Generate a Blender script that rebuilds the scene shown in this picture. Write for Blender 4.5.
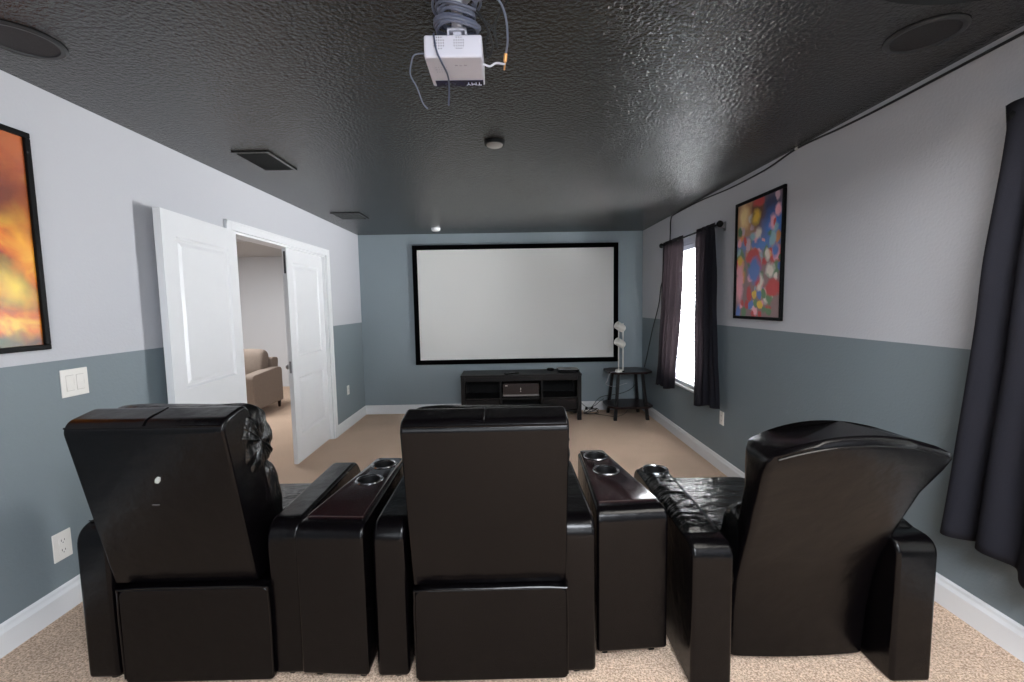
import bpy, bmesh, math, random
from mathutils import Vector, Matrix, noise
random.seed(7)
S = bpy.context.scene
COL = S.collection
for o in list(bpy.data.objects): bpy.data.objects.remove(o, do_unlink=True)

# ------------------------------------------------------------------ camera
F_PX, PITCH, ROLL, YAW, HC = 442.13, .0833, .0173, .0104, 1.4851
fw = Vector((math.sin(YAW)*math.cos(PITCH), math.cos(YAW)*math.cos(PITCH), -math.sin(PITCH)))
rt = Vector((math.cos(YAW), -math.sin(YAW), 0)); up = rt.cross(fw)
c_, s_ = math.cos(ROLL), math.sin(ROLL)
rt, up = rt*c_-up*s_, rt*s_+up*c_
cam = bpy.data.cameras.new('camera'); cam_o = bpy.data.objects.new('camera', cam); COL.objects.link(cam_o)
M = Matrix((rt, up, -fw)).transposed().to_4x4(); M.translation = Vector((0, 0, HC)); cam_o.matrix_world = M
cam.sensor_width = 36; cam.lens = F_PX*36/1024; cam.clip_start = .05; cam.clip_end = 200
S.camera = cam_o

# ------------------------------------------------------------------ room numbers
H, XL, XR, YB, YR, RS = 2.44, -1.979, 1.8555, 6.0428, -1.9, .165
PAINT_Z = 1.2718
RISER_Y = 3.15

# ------------------------------------------------------------------ world, lights, exposure
S.view_settings.view_transform = 'Standard'; S.view_settings.look = 'None'
S.view_settings.gamma = 1; S.view_settings.use_curve_mapping = False
S.view_settings.exposure = 1.15
w = bpy.data.worlds.new('sky'); S.world = w; w.use_nodes = True
bg = w.node_tree.nodes['Background']; bg.inputs[0].default_value = (.80, .90, 1, 1); bg.inputs[1].default_value = 1.6
def area(name, loc, target, sx, sy, power, color=(1, 1, 1), spread=180):
    l = bpy.data.lights.new(name, 'AREA'); l.shape = 'RECTANGLE'; l.size = sx; l.size_y = sy
    l.energy = power; l.color = color; l.spread = math.radians(spread)
    o = bpy.data.objects.new(name, l); COL.objects.link(o); o.location = loc
    o.rotation_euler = (Vector(target)-Vector(loc)).to_track_quat('-Z', 'Y').to_euler(); return o
# daylight arriving at the two right-hand windows, then added fill behind the camera
area('daylight_far_window', (2.75, 4.45, .95), (0, 4.2, 2.1), 1.5, 1.8, 840, (.96, .98, 1))
area('daylight_near_window', (2.45, .85, 1.55), (0, 1.0, 1.0), 1.2, 1.6, 25, (.93, 1, .95))
area('rear_fill_light', (0, YR-.5, 1.6), (0, 2, 1.4), 2.6, 1.5, 22, (.92, .96, 1))  # added fill, shining in through the made-up rear opening
area('overhead_fill_light', (.55, -.70, 2.40), (.7, -.5, 0), 1.3, 1.0, 92, (.88, .93, 1))  # added overhead fill behind the camera, no known fixture there
# other room
area('hall_light', (-4.2, 5.9, 2.40), (-4.2, 6.0, 0), 1.4, 1.4, 34, (.98, .99, 1))

# ------------------------------------------------------------------ materials
def lin(c):
    return tuple(((v/255)/12.92 if v/255 <= .04045 else ((v/255+.055)/1.055)**2.4) for v in c)
def mat(name, rgb, rough=.5, metal=0, bump=0, bscale=60, var=0, vscale=8, spec=.5, coat=0, detail=3, stretch=None, bdist=.01):
    m = bpy.data.materials.new(name); m.use_nodes = True; nt = m.node_tree; N = nt.nodes; L = nt.links
    b = N['Principled BSDF']; col = (*lin(rgb), 1)
    b.inputs['Base Color'].default_value = col; b.inputs['Roughness'].default_value = rough
    b.inputs['Metallic'].default_value = metal; b.inputs['Specular IOR Level'].default_value = spec
    b.inputs['Coat Weight'].default_value = coat; b.inputs['Coat Roughness'].default_value = .08
    tc = N.new('ShaderNodeTexCoord'); mp = N.new('ShaderNodeMapping'); L.new(tc.outputs['Object'], mp.inputs[0])
    if stretch: mp.inputs['Scale'].default_value = stretch
    nv = N.new('ShaderNodeTexNoise'); nv.inputs['Scale'].default_value = vscale; nv.inputs['Detail'].default_value = detail
    L.new(mp.outputs[0], nv.inputs[0])
    if var:
        mx = N.new('ShaderNodeMix'); mx.data_type = 'RGBA'
        mx.inputs['A'].default_value = (*[v*(1-var) for v in col[:3]], 1); mx.inputs['B'].default_value = (*[min(1, v*(1+var)) for v in col[:3]], 1)
        L.new(nv.outputs[0], mx.inputs['Factor']); L.new(mx.outputs['Result'], b.inputs['Base Color'])
    if bump:
        nb = N.new('ShaderNodeTexNoise'); nb.inputs['Scale'].default_value = bscale; nb.inputs['Detail'].default_value = detail
        L.new(mp.outputs[0], nb.inputs[0])
        bp = N.new('ShaderNodeBump'); bp.inputs['Strength'].default_value = bump; bp.inputs['Distance'].default_value = bdist
        L.new(nb.outputs[0], bp.inputs['Height']); L.new(bp.outputs[0], b.inputs['Normal'])
    return m
def wall_mat(name, lo, hi):
    m = mat(name, hi, .62, bump=.16, bscale=75, bdist=.01)
    nt = m.node_tree; N = nt.nodes; L = nt.links; b = N['Principled BSDF']
    g = N.new('ShaderNodeNewGeometry'); sp = N.new('ShaderNodeSeparateXYZ'); L.new(g.outputs['Position'], sp.inputs[0])
    gt = N.new('ShaderNodeMath'); gt.operation = 'GREATER_THAN'; gt.inputs[1].default_value = PAINT_Z; L.new(sp.outputs[2], gt.inputs[0])
    mx = N.new('ShaderNodeMix'); mx.data_type = 'RGBA'; mx.inputs['A'].default_value = (*lin(lo), 1); mx.inputs['B'].default_value = (*lin(hi), 1)
    L.new(gt.outputs[0], mx.inputs['Factor']); L.new(mx.outputs['Result'], b.inputs['Base Color'])
    return m
WALL2 = wall_mat('two_tone_paint', (118, 129, 135), (188, 189, 194))
WALL1 = mat('blue_grey_paint', (135, 147, 153), .6, bump=.16, bscale=75)
HALLP = mat('hall_paint', (208, 210, 214), .7)
WHITE = mat('white_trim_paint', (225, 226, 228), .38, var=.02)
CEIL = mat('black_ceiling_paint', (34, 33, 32), .27, bump=.70, bscale=64, bdist=.010, detail=2.5, spec=.68)
# carpet
CARPET = mat('beige_carpet', (200, 176, 156), .95, bump=.9, bscale=230, var=0, bdist=.012, spec=.1)
def _carpet():
    nt = CARPET.node_tree; N = nt.nodes; L = nt.links; b = N['Principled BSDF']
    tc = N.new('ShaderNodeTexCoord')
    a = N.new('ShaderNodeTexNoise'); a.inputs['Scale'].default_value = 150; a.inputs['Detail'].default_value = 4; a.inputs['Roughness'].default_value = .75
    c = N.new('ShaderNodeTexNoise'); c.inputs['Scale'].default_value = 3; L.new(tc.outputs['Object'], a.inputs[0]); L.new(tc.outputs['Object'], c.inputs[0])
    r = N.new('ShaderNodeValToRGB'); L.new(a.outputs[0], r.inputs[0])
    e = r.color_ramp.elements; e[0].position = .36; e[0].color = (*lin((160, 128, 106)), 1); e[1].position = .62; e[1].color = (*lin((252, 226, 202)), 1)
    mx = N.new('ShaderNodeMix'); mx.data_type = 'RGBA'; mx.blend_type = 'MULTIPLY'; mx.inputs['Factor'].default_value = .35
    L.new(r.outputs[0], mx.inputs['A']); L.new(c.outputs[0], mx.inputs['B']); 
    r2 = N.new('ShaderNodeValToRGB'); r2.color_ramp.elements[0].color = (.75, .75, .75, 1); r2.color_ramp.elements[0].position = .3; r2.color_ramp.elements[1].position = .7
    L.new(c.outputs[0], r2.inputs[0]); L.new(r2.outputs[0], mx.inputs['B'])
    L.new(mx.outputs['Result'], b.inputs['Base Color'])
_carpet()
LEATHER = mat('black_leather', (4, 3, 4), .25, bump=.30, bscale=9, bdist=.012, spec=.22, detail=6)
LEATHER2 = mat('wrinkled_black_leather', (8, 8, 8), .27, bump=.75, bscale=10, bdist=.02, spec=.42, stretch=(1, 2.4, 1), detail=4)
TRAY = mat('dark_cherry_wood', (24, 9, 11), .18, var=.3, vscale=5, stretch=(6, 1, 1), coat=.5)
STEEL = mat('polished_ring', (150, 152, 155), .22, metal=1)
BLACKP = mat('black_plastic', (8, 8, 9), .5, spec=.12)
MATTEB = mat('matte_black', (8, 8, 9), .6, spec=.2)
SCREEN = mat('screen_fabric', (222, 222, 219), .75)
VELVET = mat('black_velvet_frame', (3, 3, 4), .95, spec=.05)
ESP = mat('espresso_wood', (15, 12, 12), .38, spec=.3, var=.3, vscale=6, stretch=(1, 8, 8))
ESP2 = mat('brown_drawer_wood', (40, 28, 25), .35, var=.3, vscale=6, stretch=(1, 8, 8))
WALNUT = mat('dark_walnut', (34, 17, 15), .3, spec=.35, var=.35, vscale=5, stretch=(1, 8, 1))
CURT = mat('charcoal_curtain', (34, 34, 40), .95, spec=.1, bump=.3, bscale=220, var=.06, vscale=40)
def _curt():
    nt = CURT.node_tree; N = nt.nodes; L = nt.links; b = N['Principled BSDF']
    t = N.new('ShaderNodeBsdfTranslucent'); t.inputs[0].default_value = (.42, .36, .38, 1); mx = N.new('ShaderNodeMixShader'); mx.inputs[0].default_value = .10
    L.new(b.outputs[0], mx.inputs[1]); L.new(t.outputs[0], mx.inputs[2]); L.new(mx.outputs[0], N['Material Output'].inputs[0])
_curt()
PLATE = mat('white_plastic_plate', (226, 222, 216), .35)
SLOT = mat('dark_slot', (60, 56, 54), .6)
GREYM = mat('brushed_nickel', (150, 150, 152), .35, metal=.9)
PROJ = mat('light_grey_plastic', (196, 194, 204), .45)
CABLE = mat('grey_cable', (92, 96, 112), .45)
CABLEB = mat('black_cable', (16, 16, 18), .5)
TAN = mat('tan_upholstery', (140, 126, 115), .9, bump=.4, bscale=180, var=.1, vscale=30)
BRASS = mat('brass_plug', (205, 150, 90), .35, metal=.6)
LAMPW = mat('white_lamp_metal', (225, 222, 215), .4)
def slat_mat():
    m = bpy.data.materials.new('white_blind_slat'); m.use_nodes = True; nt = m.node_tree; N = nt.nodes; L = nt.links
    b = N['Principled BSDF']; b.inputs['Base Color'].default_value = (.86, .86, .85, 1); b.inputs['Roughness'].default_value = .45
    t = N.new('ShaderNodeBsdfTranslucent'); t.inputs[0].default_value = (.9, .9, .88, 1)
    mx = N.new('ShaderNodeMixShader'); mx.inputs[0].default_value = .12
    L.new(b.outputs[0], mx.inputs[1]); L.new(t.outputs[0], mx.inputs[2]); L.new(mx.outputs[0], N['Material Output'].inputs[0]); return m
SLAT = slat_mat()
def glass_mat(name, rough=0):
    m = bpy.data.materials.new(name); m.use_nodes = True; nt = m.node_tree; N = nt.nodes; L = nt.links
    N.remove(N['Principled BSDF']); t = N.new('ShaderNodeBsdfTransparent'); g = N.new('ShaderNodeBsdfGlossy'); g.inputs['Roughness'].default_value = .03
    mx = N.new('ShaderNodeMixShader'); mx.inputs[0].default_value = .05
    L.new(t.outputs[0], mx.inputs[1]); L.new(g.outputs[0], mx.inputs[2]); L.new(mx.outputs[0], N['Material Output'].inputs[0]); return m
GLASS = glass_mat('window_glass')
def emit_mat(name, col, st):
    m = bpy.data.materials.new(name); m.use_nodes = True; b = m.node_tree.nodes['Principled BSDF']
    b.inputs['Base Color'].default_value = (.8, .8, .8, 1); b.inputs['Emission Color'].default_value = (*col, 1); b.inputs['Emission Strength'].default_value = st; return m
LIT = emit_mat('lit_diffuser', (1, .96, .9), 5)
CREAM = mat('grey_speckle_screws', (120, 120, 126), .5)

# ------------------------------------------------------------------ helpers
def link_mesh(name, bm, m, parent=None, smooth=True, bevel=0, seg=3, subsurf=0, angle=35):
    bmesh.ops.recalc_face_normals(bm, faces=bm.faces[:])
    me = bpy.data.meshes.new(name); bm.to_mesh(me); bm.free()
    for k in (m if isinstance(m, (list, tuple)) else [m]): me.materials.append(k)
    o = bpy.data.objects.new(name, me); COL.objects.link(o)
    if parent: o.parent = parent
    if smooth:
        for p in me.polygons: p.use_smooth = True
        if not subsurf: me.set_sharp_from_angle(angle=math.radians(angle))
    if bevel:
        md = o.modifiers.new('bevel', 'BEVEL'); md.width = bevel; md.segments = seg; md.limit_method = 'ANGLE'; md.angle_limit = math.radians(30); md.harden_normals = False
        if smooth:
            for p in me.polygons: p.use_smooth = True
            at = me.attributes.get('sharp_edge')
            if at: me.attributes.remove(at)
            wn = o.modifiers.new('wn', 'WEIGHTED_NORMAL'); wn.keep_sharp = False
    if subsurf:
        md = o.modifiers.new('sub', 'SUBSURF'); md.levels = subsurf; md.render_levels = subsurf
    return o
def box(bm, x0, x1, y0, y1, z0, z1, mi=0, mtx=None):
    v = [bm.verts.new((x, y, z)) for x in (x0, x1) for y in (y0, y1) for z in (z0, z1)]
    if mtx: 
        for k in v: k.co = mtx @ k.co
    for f in ((0, 1, 3, 2), (4, 6, 7, 5), (0, 4, 5, 1), (2, 3, 7, 6), (0, 2, 6, 4), (1, 5, 7, 3)):
        fc = bm.faces.new([v[i] for i in f]); fc.material_index = mi
    return v
def BM(): return bmesh.new()
def boxes(lst, mtx=None):
    bm = BM()
    for b in lst: box(bm, *b[:6], mi=(b[6] if len(b) > 6 else 0), mtx=mtx)
    return bm
def cyl(bm, p0, p1, r0, r1=None, n=24, caps=True, mi=0):
    p0, p1 = Vector(p0), Vector(p1); r1 = r0 if r1 is None else r1
    d = (p1-p0).normalized(); a = d.orthogonal().normalized(); b = d.cross(a)
    A = [bm.verts.new(p0+(a*math.cos(t)+b*math.sin(t))*r0) for t in [2*math.pi*i/n for i in range(n)]]
    B = [bm.verts.new(p1+(a*math.cos(t)+b*math.sin(t))*r1) for t in [2*math.pi*i/n for i in range(n)]]
    for i in range(n):
        f = bm.faces.new((A[i], A[(i+1) % n], B[(i+1) % n], B[i])); f.material_index = mi
    if caps:
        bm.faces.new(A[::-1]).material_index = mi; bm.faces.new(B).material_index = mi
def lathe(bm, prof, origin=(0, 0, 0), n=32, mi=0, axis=None):
    """prof: (r, h) list"""
    o = Vector(origin); ax = Vector(axis or (0, 0, 1)).normalized(); a = ax.orthogonal().normalized(); b = ax.cross(a)
    rings = []
    for r, h in prof:
        if r < 1e-6: rings.append([bm.verts.new(o+ax*h)])
        else: rings.append([bm.verts.new(o+ax*h+(a*math.cos(2*math.pi*i/n)+b*math.sin(2*math.pi*i/n))*r) for i in range(n)])
    for A, B in zip(rings, rings[1:]):
        for i in range(n):
            j = (i+1) % n
            if len(A) == 1 and len(B) == 1: continue
            if len(A) == 1: f = bm.faces.new((A[0], B[i], B[j]))
            elif len(B) == 1: f = bm.faces.new((A[i], A[j], B[0]))
            else: f = bm.faces.new((A[i], A[j], B[j], B[i]))
            f.material_index = mi
def catmull(P, k=8):
    P = [Vector(p) for p in P]; Q = [P[0]*2-P[1]]+P+[P[-1]*2-P[-2]]; out = []
    for i in range(1, len(Q)-2):
        a, b, c, d = Q[i-1:i+3]
        for j in range(k):
            t = j/k; out.append(.5*((2*b)+(c-a)*t+(2*a-5*b+4*c-d)*t*t+(3*b-a-3*c+d)*t**3))
    out.append(P[-1]); return out
def tube(bm, pts, r, n=8, k=8, smooth=True):
    P = catmull(pts, k) if smooth else [Vector(p) for p in pts]
    d0 = (P[1]-P[0]).normalized(); a = d0.orthogonal().normalized(); prev = None
    for i, p in enumerate(P):
        d = (P[min(i+1, len(P)-1)]-P[max(i-1, 0)]).normalized()
        a = (a-d*a.dot(d)).normalized(); b = d.cross(a)
        ring = [bm.verts.new(p+(a*math.cos(2*math.pi*j/n)+b*math.sin(2*math.pi*j/n))*r) for j in range(n)]
        if prev:
            for j in range(n): bm.faces.new((prev[j], prev[(j+1) % n], ring[(j+1) % n], ring[j]))
        else: bm.faces.new(ring[::-1])
        prev = ring
    bm.faces.new(prev)
def prism(bm, prof, x0, x1, plane='yz', mi=0):
    """extrude a closed profile. plane yz -> along x"""
    def P(a, b, t): return {'yz': (t, a, b), 'xz': (a, t, b), 'xy': (a, b, t)}[plane]
    A = [bm.verts.new(P(a, b, x0)) for a, b in prof]; B = [bm.verts.new(P(a, b, x1)) for a, b in prof]
    n = len(prof)
    for i in range(n): bm.faces.new((A[i], A[(i+1) % n], B[(i+1) % n], B[i])).material_index = mi
    bm.faces.new(A[::-1]).material_index = mi; bm.faces.new(B).material_index = mi
def roundpoly(prof, rad, seg=6):
    out = []; n = len(prof)
    for i, p in enumerate(prof):
        r = rad[i] if isinstance(rad, (list, tuple)) else rad
        p = Vector(p); a = Vector(prof[i-1]); b = Vector(prof[(i+1) % n])
        if r <= 0: out.append(tuple(p)); continue
        u = (a-p); v = (b-p); lu, lv = u.length, v.length; r = min(r, lu*.48, lv*.48); u.normalize(); v.normalize()
        for k in range(seg+1):
            t = k/seg; q = (p+u*r)*(1-t)**2+p*2*t*(1-t)+(p+v*r)*t*t; out.append((q.x, q.y))
    return out
def pillow(bm, cx, cy, cz, sx, sy, sz, e=.35, tilt=0, wr=0, ws=14, nu=36, nv=28, seed=0, pucker=0):
    """cushion as a superellipsoid; tilt about x; wr wrinkle amplitude"""
    def sg(v, p): return math.copysign(abs(v)**p, v)
    R = Matrix.Rotation(tilt, 3, 'X'); g = []
    for j in range(nv+1):
        ph = -math.pi/2+math.pi*j/nv; row = []
        for i in range(nu):
            th = 2*math.pi*i/nu
            # poles along x so that wrinkles gather at the ends
            x = sg(math.sin(ph), e); c = abs(math.cos(ph))**e
            y = c*sg(math.cos(th), .75); z = c*sg(math.sin(th), .62)
            p = Vector((x*sx, y*sy, z*sz))
            if wr:
                q = Vector((x*sx*ws*.35+seed, th*1.2, z*sz*ws)); 
                k = noise.noise(Vector((x*sx*ws*.45+seed, math.cos(th)*ws*.22, math.sin(th)*ws*.22)))+.5*noise.noise(Vector((x*sx*ws*.9+seed, math.cos(th)*ws*.5, math.sin(th)*ws*.5)))
                amp = wr*(.35+pucker*abs(x)**3*.5)*min(1, c*3+.1); dd = Vector((p.x/sx*.35, p.y/sy, p.z/sz)); p += (dd.normalized() if dd.length > 1e-6 else dd)*(k*amp)
            row.append(R @ p+Vector((cx, cy, cz)))
        g.append(row)
    V = [[bm.verts.new(p) for p in (row if 0 < j < nv else row[:1])] for j, row in enumerate(g)]
    for j in range(nv):
        for i in range(nu):
            k = (i+1) % nu
            if j == 0: bm.faces.new((V[0][0], V[1][k], V[1][i]))
            elif j == nv-1: bm.faces.new((V[j][i], V[j][k], V[nv][0]))
            else: bm.faces.new((V[j][i], V[j][k], V[j+1][k], V[j+1][i]))
def loft(bm, rings, cap=True):
    V = [[bm.verts.new(p) for p in r] for r in rings]; n = len(V[0])
    for A, B in zip(V, V[1:]):
        for i in range(n): bm.faces.new((A[i], A[(i+1) % n], B[(i+1) % n], B[i]))
    if cap: bm.faces.new(V[0][::-1]); bm.faces.new(V[-1])
def rrect(x0, x1, y0, y1, r, seg=5): return roundpoly([(x0, y0), (x1, y0), (x1, y1), (x0, y1)], r, seg)
def tag(o, label, cat, group=None, kind=None):
    o['label'] = label; o['category'] = cat
    if group: o['group'] = group
    if kind: o['kind'] = kind
    return o
def empty(name, loc, label, cat, rz=0, group=None):
    o = bpy.data.objects.new(name, None); COL.objects.link(o); o.location = loc; o.rotation_euler = (0, 0, rz)
    o.empty_display_size = .1; return tag(o, label, cat, group)
def struct(name, bm, m, parent=None, **k):
    k.setdefault('smooth', False); o = link_mesh(name, bm, m, parent, **k)
    if not parent: o['kind'] = 'structure'
    return o
def copy_tree(o, parent=None):
    c = o.copy(); COL.objects.link(c); c.parent = parent
    for ch in [q for q in bpy.data.objects if q.parent == o]:
        copy_tree(ch, c)
    return c
def text_bm(s, size, mtx, depth=.0006):
    cu = bpy.data.curves.new('t', 'FONT'); cu.body = s; cu.size = size; cu.extrude = depth; cu.align_x = 'CENTER'; cu.align_y = 'CENTER'
    ob = bpy.data.objects.new('t', cu); COL.objects.link(ob); dg = bpy.context.evaluated_depsgraph_get()
    me = bpy.data.meshes.new_from_object(ob.evaluated_get(dg)); me.transform(mtx); bm = BM(); bm.from_mesh(me)
    bpy.data.objects.remove(ob); bpy.data.curves.remove(cu); bpy.data.meshes.remove(me); return bm

# ------------------------------------------------------------------ room shell
T = .12
DY0, DY1, DH = 3.25, 4.925, 2.05          # double door opening in the left wall
W1 = (4.04, 4.98, .60, 2.06); W0 = (.36, 1.42, .60, 2.06); WB = (-1.25, 1.25, .95, 2.10)
struct('floor', boxes([(-6.2, XR+T, YR-T, 9.0, -.1, 0)]), CARPET)
bm = BM(); prism(bm, roundpoly([(YR, 0), (RISER_Y, 0), (RISER_Y, RS), (YR, RS)], [0, 0, .03, 0], 5), XL, XR, 'yz')
ri = struct('trim_1', bm, CARPET, smooth=True)
struct('ceiling', boxes([(XL-T, XR+T, YR-T, YB+T, H, H+.1)]), CEIL)
struct('wall_left', boxes([(XL-T, XL, YR-T, DY0, 0, H), (XL-T, XL, DY1, YB, 0, H), (XL-T, XL, DY0, DY1, DH, H)]), WALL2)
def wall_with(y0, y1, wins):
    L = []; y = y0
    for (a, b, z0, z1) in wins:
        L += [(XR, XR+T, y, a, 0, H), (XR, XR+T, a, b, 0, z0), (XR, XR+T, a, b, z1, H)]; y = b
    return L+[(XR, XR+T, y, y1, 0, H)]
struct('wall_right', boxes(wall_with(YR-T, YB, [W0, W1])), WALL2)
struct('wall_back', boxes([(XL-T, XR+T, YB, YB+T, 0, H)]), WALL1)
a, b, z0, z1 = WB
struct('wall_front', boxes([(XL-T, a, YR-T, YR, 0, H), (b, XR+T, YR-T, YR, 0, H), (a, b, YR-T, YR, 0, z0), (a, b, YR-T, YR, z1, H)]), mat('dimmed_rear_wall', (62, 68, 73), .6))  # unseen rear wall, made dark so the leather backs reflect less
# the room beyond the doors
bm = boxes([(-6.2, XL-T, 8.35, 8.45, 0, H), (-6.3, -6.2, 1.5, 8.45, 0, H), (-6.2, XL-T, 1.4, 1.5, 0, H), (XL-T-.02, XL-T, YB+.05, 8.45, 0, H),
            (XL-T-.012, XL-T, 1.5, DY0, 0, H), (XL-T-.012, XL-T, DY1, YB+.05, 0, H)])
struct('wall_hall', bm, HALLP)
struct('ceiling_hall', boxes([(-6.3, XL-T, 1.4, 8.45, H, H+.1)]), mat('hall_ceiling', (188, 188, 188), .8))
# baseboards (profiled)
def bb_prof(s=1, t=.016, h=.122): return [(0, 0), (t*s, 0), (t*s, h*.72), (t*s*.55, h*.84), (t*s*.45, h*.93), (0, h)]
def baseboard(name, x, y0, y1, z, s):
    bm = BM(); A = [(x+a, z+b) for a, b in bb_prof(s)]; prism(bm, A, y0, y1, 'xz'); return bm
bm = BM()
for (y0, y1, z) in ((YR, RISER_Y, RS), (DY1+.07, YB, 0)):
    if z: 
        prism(bm, [(XL+a, z+b) for a, b in bb_prof(1)], y0, DY0-.07, 'xz')
    else: prism(bm, [(XL+a, z+b) for a, b in bb_prof(1)], y0, y1, 'xz')
struct('baseboard_left', bm, WHITE)
bm = BM(); prism(bm, [(XR+a, RS+b) for a, b in bb_prof(-1)], YR, RISER_Y, 'xz'); prism(bm, [(XR+a, b) for a, b in bb_prof(-1)], RISER_Y, YB, 'xz')
struct('baseboard_right', bm, WHITE)
bm = BM(); prism(bm, [(YB+a, b) for a, b in bb_prof(-1)], XL, XR, 'yz'); struct('baseboard_back', bm, WHITE)
# door casing + jamb
cw, ct = .065, .018
bm = BM()
for x0, x1 in ((XL, XL+ct),):
    box(bm, x0, x1, DY0-cw, DY0, 0, DH+cw); box(bm, x0, x1, DY1, DY1+cw, 0, DH+cw); box(bm, x0, x1, DY0, DY1, DH, DH+cw)
    for (q0, q1, p0, p1) in ((DY0-cw, DY0-cw+.016, 0, DH+cw), (DY1+cw-.016, DY1+cw, 0, DH+cw), (DY0-cw, DY1+cw, DH+cw-.016, DH+cw)):
        box(bm, x1, x1+.006, q0, q1, p0, p1)
for (q0, q1, p0, p1) in ((DY0, DY0+.018, 0, DH), (DY1-.018, DY1, 0, DH), (DY0, DY1, DH-.018, DH)): box(bm, XL-T-.01, XL, q0, q1, p0, p1)
struct('trim_2', bm, WHITE, bevel=.003, seg=2, smooth=True)

# ------------------------------------------------------------------ doors
def door_leaf(name, L_, hinge, ang):
    """leaf in local coords: x = thickness (0..-.038), y along the leaf from hinge, z up"""
    root = bpy.data.objects.new(name, None); COL.objects.link(root); root['kind'] = 'structure'
    root.location = hinge; root.rotation_euler = (0, 0, ang)
    st, t = .115, .038; z0, z1 = .012, DH-.008
    P = [(.27, .82), (1.02, 1.905)]
    bm = BM(); y0, y1 = 0, L_
    box(bm, -t, 0, y0, y0+st, z0, z1); box(bm, -t, 0, y1-st, y1, z0, z1)
    zz = [z0, P[0][0], P[0][1], P[1][0], P[1][1], z1]
    for k in (0, 2, 4): box(bm, -t, 0, y0+st, y1-st, zz[k], zz[k+1])
    for (p0, p1) in P:
        a0, a1 = y0+st, y1-st
        for side in (0, -t):
            d = -1 if side == 0 else 1
            def ring(i, x): return [(x, a0+i, p0+i), (x, a1-i, p0+i), (x, a1-i, p1-i), (x, a0+i, p1-i)]
            R = [[bm.verts.new(q) for q in ring(i, side+d*x)] for i, x in ((0, 0), (.012, .011), (.028, .011), (.05, .003))]
            for A, B in zip(R, R[1:]):
                for i in range(4): bm.faces.new((A[i], A[(i+1) % 4], B[(i+1) % 4], B[i]))
            bm.faces.new(R[-1])
    link_mesh('door_slab', bm, WHITE, root, smooth=False)
    return root
def hinge_part(root, z, y=0, x=.038):
    bm = BM(); cyl(bm, (x+.006, y-.004, z-.045), (x+.006, y-.004, z+.045), .007, n=10); box(bm, x-.002, x+.003, y, y+.022, z-.045, z+.045)
    link_mesh('hinge', bm, GREYM, root)
dA = door_leaf('door_1', .79, (XL+.036, DY0+.012, 0), math.pi+math.radians(4.9))
dB = door_leaf('door_2', .825, (XL-.036, DY1-.008, 0), math.pi+math.radians(1.3))
# door_2: hinges on the room side, flush bolt and knob at the meeting edge
for z in (1.09, .34, 1.84):
    bm = BM(); cyl(bm, (.043, .000, z-.045), (.043, .000, z+.045), .007, n=10); box(bm, .036, .041, 0, .02, z-.045, z+.045); link_mesh('hinge', bm, GREYM, dB)
bm = BM(); box(bm, -.001+.010, .026, .825, .8275, 1.80, 2.00); box(bm, .015, .021, .8275, .834, 1.83, 1.87); box(bm, .015, .021, .8275, .834, 1.93, 1.96)
for v in bm.verts: pass
bm2 = bm
link_mesh('flush_bolt', bm, mat('dark_metal_bolt', (84, 84, 86), .4, metal=.6), dB)
bm = BM(); lathe(bm, [(0, .045), (.016, .043), (.026, .030), (.027, .022), (.012, .012), (.012, .004), (.030, .003), (.031, 0), (0, 0)], (.038, .775, .935), axis=(1, 0, 0)); link_mesh('door_knob', bm, GREYM, dB)
bm = BM(); box(bm, .010, .030, .8255, .8275, .88, .99); link_mesh('strike_plate', bm, GREYM, dB)
bm = BM(); cyl(bm, (.048, .03, 1.905), (.095, .03, 1.905), .004, n=8); cyl(bm, (.048, .0, 1.905), (.048, .06, 1.905), .004, n=8); cyl(bm, (.048, .03, 1.905), (.048, .03, 1.80), .004, n=8)
link_mesh('door_stop', bm, GREYM, dB)
for ch in [q for q in bpy.data.objects if q.parent in (dA, dB) and q.name.startswith('door_slab')]:
    for v in ch.data.vertices: v.co.x += .038        # slab sits between x=0 and x=.038, i.e. toward -X of the hinge axis

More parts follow.
